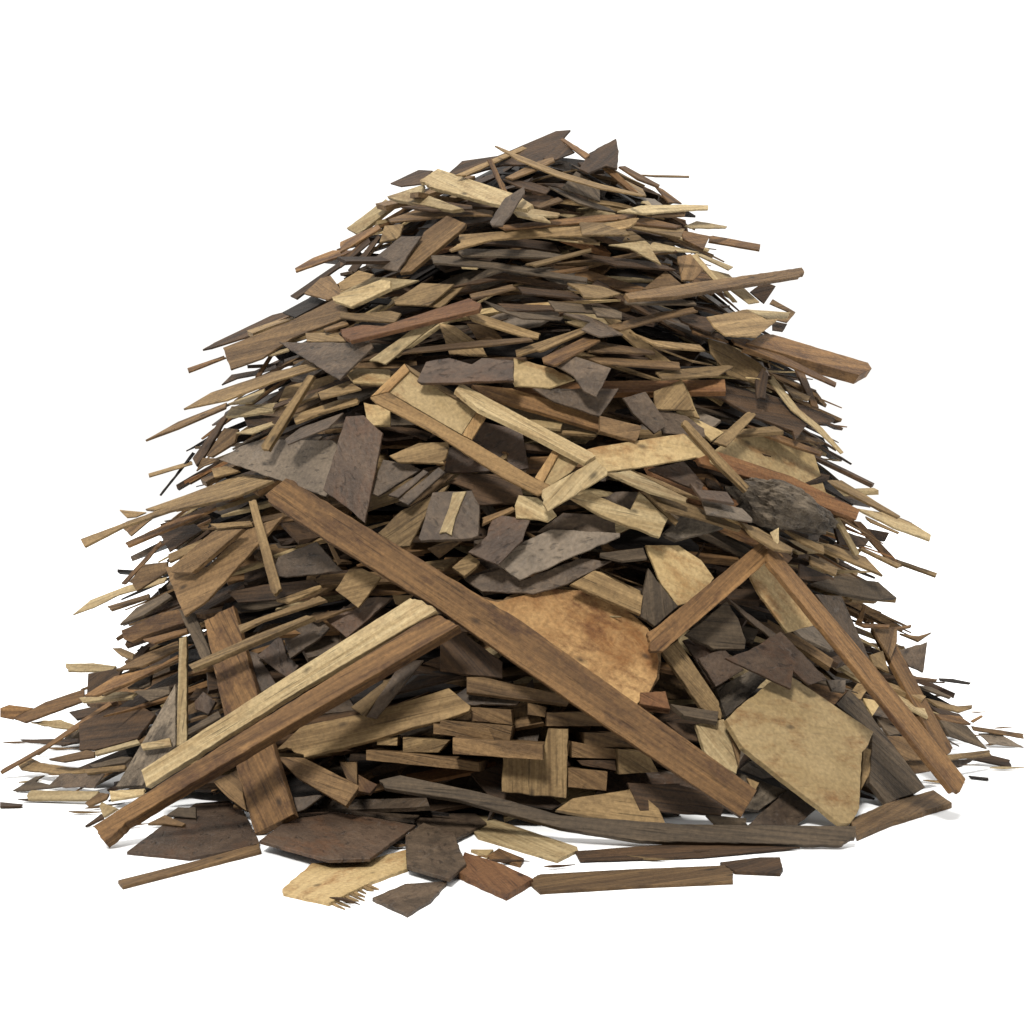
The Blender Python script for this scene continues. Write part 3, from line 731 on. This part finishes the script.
# yellowish scrap with splintered fibres on the ground
zg = .03
yp = T4(220, 660, 260, [(245,900),(360,800),(570,790),(735,745),(740,820),(600,870),(430,955),(250,915)])
ys = piece(yp, 'Y', 0, 'b', kind='plywood_scrap', label='yellowish scrap with splintered edge lying foremost left on the ground', ground=True)
bpy.context.view_layer.update()
for k in range(9):
    x0 = 425+k*17+random.uniform(-6, 6); y0 = 950-k*9
    e = random.uniform(40, 85)
    p = T4(220, 660, 260, [(x0-20, y0-14), (x0-14, y0-20), (x0+e, y0+e*.28+random.uniform(-6, 6)), (x0+e*.5, y0+e*.14+3)])
    W3 = [world(u, v, (H-.012)/((v-CY)/F)) for u, v in p]
    c = sum(W3, Vector())/4
    vs, fs = prism([Vector((q.x-c.x, q.y-c.y)) for q in W3], .006, .0008)
    mkobj('splinter', vs, fs, MAT['T'], Matrix.Translation((c.x, c.y, .0065+.0003*k)), ys, ys.matrix_world.copy())
# rough bark chunk
def lump(pts, mat, name, label, level, depth=.13):
    pl = plane_for(pts, .03+.045*level, .6)
    W3 = [unproj(u, v, pl) for u, v in pts]; c = sum(W3, Vector())/len(W3)
    X = (max(W3, key=lambda p: p.x)-min(W3, key=lambda p: p.x)); Lh = X.length/2; X.normalize()
    n = Vector((pl[1], -1, pl[2])).normalized(); n = (n-X*n.dot(X)).normalized(); Y = n.cross(X)
    hh = (max((p-c).dot(Y) for p in W3)-min((p-c).dot(Y) for p in W3))/2
    bm = bmesh.new(); bmesh.ops.create_icosphere(bm, subdivisions=5, radius=1)
    for v in bm.verts:
        p = v.co.copy(); f = 1+.30*noise.noise(p*1.6+Vector((3, 1, 7)))+.14*noise.noise(p*5)+.07*noise.noise(Vector((p.x*6, p.y*18, p.z*18)))+.03*noise.noise(p*30)
        q = p*f; t = 1-.35*max(0, q.x)
        v.co = Vector((q.x*Lh*.98, q.y*hh*1.0*t, q.z*depth*t))
    me = bpy.data.meshes.new(name); bm.to_mesh(me); bm.free(); me.materials.append(mat)
    o = bpy.data.objects.new(name, me); COL.objects.link(o)
    o.matrix_world = Matrix(((X.x, Y.x, n.x, c.x), (X.y, Y.y, n.y, c.y), (X.z, Y.z, n.z, c.z), (0, 0, 0, 1)))
    place(o, sum(p[0] for p in pts)/len(pts), sum(p[1] for p in pts)/len(pts), 'X', name, 80, 35, .4, label)
lump(T4(600, 380, 260, [(520,455),(600,420),(700,420),(760,450),(850,510),(905,605),(860,600),(760,575),(640,530)]), MAT['X'], 'bark_chunk',
     'lumpy grey bark chunk on the right, under the orange brown plank', 3)

# ------------------------------------------------------------------ filler planks, splinters and shards between the traced ones
def board_mesh(L, wd, th, kind):
    """segmented, slightly bowed and twisted; ends cut, broken or drawn to a point"""
    N = 7; bow = random.uniform(-.03, .03)*L; tw = random.uniform(-.25, .25); sw = random.uniform(-.03, .03)*L
    vs, fs = [], []
    e1, e2 = random.uniform(-.6, .6)*wd, random.uniform(-.6, .6)*wd
    for i in range(N+1):
        t = i/N; x = (t-.5)*L; ww = wd; tt = th
        if kind == 'spl':
            k = min(1, (1-t)*1.6+.04)*min(1, t*3.5+.25); ww = wd*k; tt = th*(.4+.6*k)
        a = tw*(t-.5); z0 = bow*(1-(2*t-1)**2); y0 = sw*(1-(2*t-1)**2)
        j = lambda: random.uniform(-.04, .04)*wd
        xo = (e1 if i == 0 else e2 if i == N else 0)
        for sy, sz in ((-1, 1), (1, 1), (1, -1), (-1, -1)):
            y, z = sy*ww/2+j(), sz*tt/2
            vs.append((x+xo*sy*.5, y0+y*math.cos(a)-z*math.sin(a), z0+y*math.sin(a)+z*math.cos(a)))
    for i in range(N):
        b = i*4
        for k in range(4): fs.append((b+k, b+4+k, b+4+(k+1) % 4, b+(k+1) % 4))
    fs.append((3, 2, 1, 0)); b = N*4; fs.append((b, b+1, b+2, b+3))
    return vs, fs
def shard_mesh(L, wd, th):
    n = random.randint(4, 6); P = []
    for i in range(n):
        a = 2*math.pi*(i+random.uniform(-.25, .25))/n; r = random.uniform(.75, 1.1); P.append(Vector((math.cos(a)*L/2*r, math.sin(a)*wd/2*r)))
    return prism(rough_outline(P, .004), th, .002)
def frame(z, th, rr, flat=None):
    """position and axes of a piece lying on the mound at height z and bearing th (0 = towards the camera)"""
    c, wd = prof(z); s, q = math.sin(th), math.cos(th)
    p = Vector((c+wd*s*rr, -wd*.86*q*rr, z))
    sl = .5*s+random.gauss(0, .16)
    X = Vector((1, random.gauss(0, .30), -sl))
    if abs(s) > .75 and random.random() < .3: X = Vector((s, -q+random.gauss(0, .4), -.35+random.gauss(0, .2)))
    if random.random() < .03 and abs(s) < .5 and z < 1.2: X = Vector((random.gauss(0, .5), -.3, random.choice((-1, 1))*.9))
    X.normalize()
    n = Vector((s*.35+random.gauss(0, .18), -q*random.uniform(.35, .8)+random.gauss(0, .15), random.uniform(.6, 1.0)))
    n = (n-X*n.dot(X)).normalized(); Y = n.cross(X)
    return p, X, Y, n
def mat4(p, X, Y, n): return Matrix(((X.x, Y.x, n.x, p.x), (X.y, Y.y, n.y, p.y), (X.z, Y.z, n.z, p.z), (0, 0, 0, 1)))
def rz():       # heights weighted by the mound's girth
    while True:
        z = random.uniform(.05, ZTOP-.05)
        if z < 3.38 and random.random() < (prof(z)[1]+.2)/2.9: return z
MIX = 'PPYTTTTOOOOOBBBBDDDDDGGRCP'
def project(p): d = p.y+DC; return CX+F*p.x/d, CY-F*(p.z-H)/d
NF = 305
for i in range(NF):
    z = rz(); th = random.uniform(-1.62, 1.62)
    r = random.random()
    if r < .36: kind, nm = 'spl', 'wood_splinter'; L = random.uniform(.35, .95); wd = random.uniform(.02, .055); t = random.uniform(.012, .025)
    elif r < .78: kind, nm = 'pl', 'wooden_plank'; L = random.uniform(.35, .95); wd = random.uniform(.055, .15); t = random.uniform(.015, .035)
    elif r < .90: kind, nm = 'sh', 'plywood_scrap'; L = random.uniform(.25, .5); wd = random.uniform(.14, .25); t = .012
    else: kind, nm = 'sh', 'broken_slate'; L = random.uniform(.25, .5); wd = random.uniform(.14, .28); t = .016
    if z > 1.7 and kind == 'pl' and random.random() < .5: wd *= .55; t *= .6
    if z > 1.7 and kind in ('pl', 'spl'): L *= 1.25
    if z > 2.8: L *= .65
    if i >= 260:          # long thin sticks poking out of the flanks
        kind, nm = 'spl', 'wood_splinter'; th = random.choice((-1, 1))*random.uniform(1.15, 1.6); L = random.uniform(.45, 1.0); wd = random.uniform(.018, .04); t = .014
        z = random.uniform(.1, 3.2)
        if z > 2.4: L *= .6
    p, X, Y, n = frame(z, th, random.uniform(.90, .99)-(.09 if abs(th) > 1.0 else 0))
    vs, fs = shard_mesh(L, wd, t) if kind == 'sh' else board_mesh(L, wd, t, kind)
    M = mat4(p, X, Y, n); zs = [(M @ Vector(v)).z for v in vs]
    if min(zs) < .01: M[2][3] += .01-min(zs)
    m = random.choice('SSAL') if nm == 'broken_slate' else random.choice(MIX)
    o = mkobj(nm, vs, fs, MAT[m], M)
    u, v = project(p); a, b = project(p+X*L/2), project(p-X*L/2)
    if a[0] < b[0]: a, b = b, a
    place(o, u, v, m, nm, math.hypot(a[0]-b[0], a[1]-b[1]), wd*F/DC, math.atan2(a[1]-b[1], a[0]-b[0]), None)

CHIPS = [(22,742),(35,768),(60,775),(18,715),(70,800),(48,722),(88,812),(105,806),(30,782),(64,748),(44,800),(132,826),(970,735),(985,760),(1004,728),(992,745),
         (960,765),(945,782),(978,712),(1010,768),(468,858),(505,862),(402,846),(345,902),(650,858),(560,866),(700,852),(930,806)]
for u, v in CHIPS:
    L = random.uniform(.06, .24); wd = random.uniform(.012, .035); vs, fs = board_mesh(L, wd, .008, 'spl')
    a = random.gauss(0, .5)
    pos = world(u, v, (H-.012)/((v-CY)/F))
    X = Vector((math.cos(a), math.sin(a), 0)); Yv = Vector((-math.sin(a), math.cos(a), 0))
    m = random.choice('PTOBD'); o = mkobj('wood_splinter', vs, fs, MAT[m], mat4(Vector((pos.x, pos.y, .014)), X, Yv, Vector((0, 0, 1))))
    place(o, u, v, m, 'wood_splinter', L*F/6.5, 4, -a*.4)

# ------------------------------------------------------------------ the packed inside of the pile and its far side: nobody could count it
V, Fc, MI = [], [], []
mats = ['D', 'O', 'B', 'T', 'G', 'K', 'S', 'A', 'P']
wts = [7, 2, 4, 1, 2, 6, 3, 3, .6]  # dark woods weighted up: shade of the gaps put into the scraps' colour
def addto(vs, fs, M, mi):
    k = len(V); V.extend((M @ Vector(v))[:] for v in vs); Fc.extend(tuple(i+k for i in f) for f in fs); MI.extend([mi]*len(fs))
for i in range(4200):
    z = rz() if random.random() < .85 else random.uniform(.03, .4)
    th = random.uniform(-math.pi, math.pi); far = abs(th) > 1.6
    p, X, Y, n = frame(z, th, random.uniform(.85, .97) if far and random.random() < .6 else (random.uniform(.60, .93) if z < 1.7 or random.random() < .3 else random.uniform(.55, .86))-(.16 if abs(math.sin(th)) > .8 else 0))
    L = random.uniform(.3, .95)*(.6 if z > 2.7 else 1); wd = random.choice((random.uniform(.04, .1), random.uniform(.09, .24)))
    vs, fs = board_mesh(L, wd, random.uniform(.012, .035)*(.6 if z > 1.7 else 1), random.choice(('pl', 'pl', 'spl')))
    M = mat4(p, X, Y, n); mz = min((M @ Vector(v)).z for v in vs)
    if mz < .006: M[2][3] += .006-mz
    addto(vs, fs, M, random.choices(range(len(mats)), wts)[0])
# added lumpy heart of the heap, its black colour standing for shade in gaps
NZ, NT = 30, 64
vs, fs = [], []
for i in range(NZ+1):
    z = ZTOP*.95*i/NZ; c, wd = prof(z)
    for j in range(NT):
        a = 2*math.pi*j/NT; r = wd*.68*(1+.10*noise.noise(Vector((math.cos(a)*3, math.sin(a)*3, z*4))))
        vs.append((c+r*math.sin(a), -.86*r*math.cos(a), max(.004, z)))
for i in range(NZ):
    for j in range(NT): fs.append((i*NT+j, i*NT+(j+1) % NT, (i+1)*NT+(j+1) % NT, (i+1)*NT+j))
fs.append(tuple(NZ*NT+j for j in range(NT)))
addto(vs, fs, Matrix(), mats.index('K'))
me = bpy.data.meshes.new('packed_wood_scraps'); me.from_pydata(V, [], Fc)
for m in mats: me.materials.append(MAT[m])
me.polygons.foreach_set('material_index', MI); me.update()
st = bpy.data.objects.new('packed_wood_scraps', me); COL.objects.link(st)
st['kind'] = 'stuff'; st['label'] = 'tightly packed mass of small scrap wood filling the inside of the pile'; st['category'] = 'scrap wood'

# ------------------------------------------------------------------ ground
gm = bpy.data.materials.new('white_ground'); gm.use_nodes = True
gb = gm.node_tree.nodes['Principled BSDF']; gb.inputs['Base Color'].default_value = (.76, .77, .78, 1); gb.inputs['Roughness'].default_value = .9
gb.inputs['Specular IOR Level'].default_value = 0
nz = gm.node_tree.nodes.new('ShaderNodeTexNoise'); nz.inputs['Scale'].default_value = 14; nz.inputs['Detail'].default_value = 8
bp = gm.node_tree.nodes.new('ShaderNodeBump'); bp.inputs['Strength'].default_value = .4; bp.inputs['Distance'].default_value = .01
gm.node_tree.links.new(nz.outputs[0], bp.inputs['Height']); gm.node_tree.links.new(bp.outputs[0], gb.inputs['Normal'])
g = mkobj('ground', [(-200,-200,0),(200,-200,0),(200,200,0),(-200,200,0)], [(0,1,2,3)], gm)
g['kind'] = 'structure'

# ------------------------------------------------------------------ pieces wholly buried under others are left out
bpy.context.view_layer.update(); dg = bpy.context.evaluated_depsgraph_get()
eye = Vector((0, -DC, H)); keep = []
for r in REG:
    o = r['o']
    if not r['label'] and o.type == 'MESH':
        pts = [o.matrix_world @ v.co for v in o.data.vertices]; pts += [(pts[i]+pts[(i*7+3) % len(pts)])/2 for i in range(len(pts))]
        n = 0
        for p in pts[:160]:
            d = (p-eye); h_, loc, _, _, ob, _ = sc.ray_cast(dg, eye, d.normalized(), distance=d.length+.03)
            if h_ and ob.name == o.name: n += 1
        if n < 2: r['dead'] = True
    keep.append(r)
for r in REG:
    if r.get('dead'): bpy.data.objects.remove(r['o'])
REG = [r for r in REG if not r.get('dead')]
# ------------------------------------------------------------------ labels
ANCH = [(r['u'], r['v'], r['label']) for r in REG if r['label']]
SHORT = [(512,648,'the longest beam'), (285,690,'the pale left board'), (262,733,'the left leaning beam'), (248,720,'the wide upright plank'),
 (710,600,'the short propped beam'), (866,670,'the long right beam'), (915,690,'the shorter right beam'), (620,825,'the curved dark plank'),
 (590,640,'the log slice'), (800,752,'the large yellowish sheet'), (450,430,'the broken door'), (785,508,'the bark chunk'),
 (448,515,'the square slab with the strip'), (470,185,'the broad summit board'), (420,320,'the reddish plank'), (325,357,'the triangular slate'),
 (760,282,'the rounded-tip batten'), (815,355,'the thick jutting beam'), (350,470,'the tall dark slate'), (285,455,'the large flat slate'),
 (288,412,'the upper left batten'), (265,545,'the lower left batten'), (560,570,'the large pointed slate'), (780,440,'the large tan sheet'),
 (545,745,'the stacked board ends'), (130,725,'the dark rounded sheet'), (290,330,'the wide upper left panel'), (715,240,'the square-ended batten'),
 (550,148,'the top ridge board'), (610,155,'the peak fin board'), (880,735,'the weathered grey slab'), (200,575,'the pointed brown sheet'),
 (130,515,'the far jutting left board'), (500,370,'the dark slate bar'), (740,385,'the dark curved sheet'), (900,520,'the right flank pale point'),
 (80,785,'the pale foot board'), (340,835,'the rusty pointed slate'), (870,605,'the dark board on the right'), (183,690,'the thin upright batten')]
NOUN = {'wooden_beam':'beam', 'wooden_plank':'plank', 'wood_splinter':'splinter', 'plywood_scrap':'panel scrap', 'broken_slate':'slate', 'timber_offcut':'cut board end'}
def rel(dx, dy, d):
    if d < 14: return 'right beside'
    a = math.degrees(math.atan2(-dy, dx)) % 360
    w_ = ['right of', 'up and right of', 'above', 'up and left of', 'left of', 'down and left of', 'below', 'down and right of'][int((a+22.5)//45) % 8]
    return ('just ' if d < 38 else 'well ' if d > 80 else '')+w_
seen = set(r['label'] for r in REG if r['label'])
for r in REG:
    o = r['o']; o['category'] = CAT[r['k']]; o['kind'] = 'thing'
    if r['k'] in GRP: o['group'] = GRP[r['k']]
    if not r['label']:
        L = r['L']; sz = 'tiny' if L < 25 else 'short' if L < 48 else 'medium' if L < 85 else 'long'
        a = math.degrees(r['a'])
        while a > 90: a -= 180
        while a < -90: a += 180
        tl = 'lying level' if abs(a) < 7 else 'standing steeply' if abs(a) > 58 else ('falling' if a > 0 else 'rising')+(' gently' if abs(a) < 20 else '')+' rightwards'
        wd = '' if r['w'] < 12 and r['k'] == 'wood_splinter' else 'narrow ' if r['w'] < 9 else 'broad ' if r['w'] > 24 else ''
        side = 'left' if r['u'] < 430 else 'right' if r['u'] > 600 else 'middle'
        best = sorted(SHORT, key=lambda s: (s[0]-r['u'])**2+(s[1]-r['v'])**2)
        done = False
        for opt in range(12):
            s = best[opt % 6]; d = math.hypot(r['u']-s[0], r['v']-s[1])
            nn = NOUN[r['k']]+('' if opt < 6 else ' half buried')
            lab = f"{sz} {wd}{CW[r['m']]} {nn} {tl}, {rel(r['u']-s[0], r['v']-s[1], d)} {s[2]}"
            if lab not in seen and len(lab.split()) <= 16: done = True; break
        if not done: lab = lab.replace(', ', ' among others, ')
        r['label'] = lab; seen.add(lab)
    o['label'] = r['label']
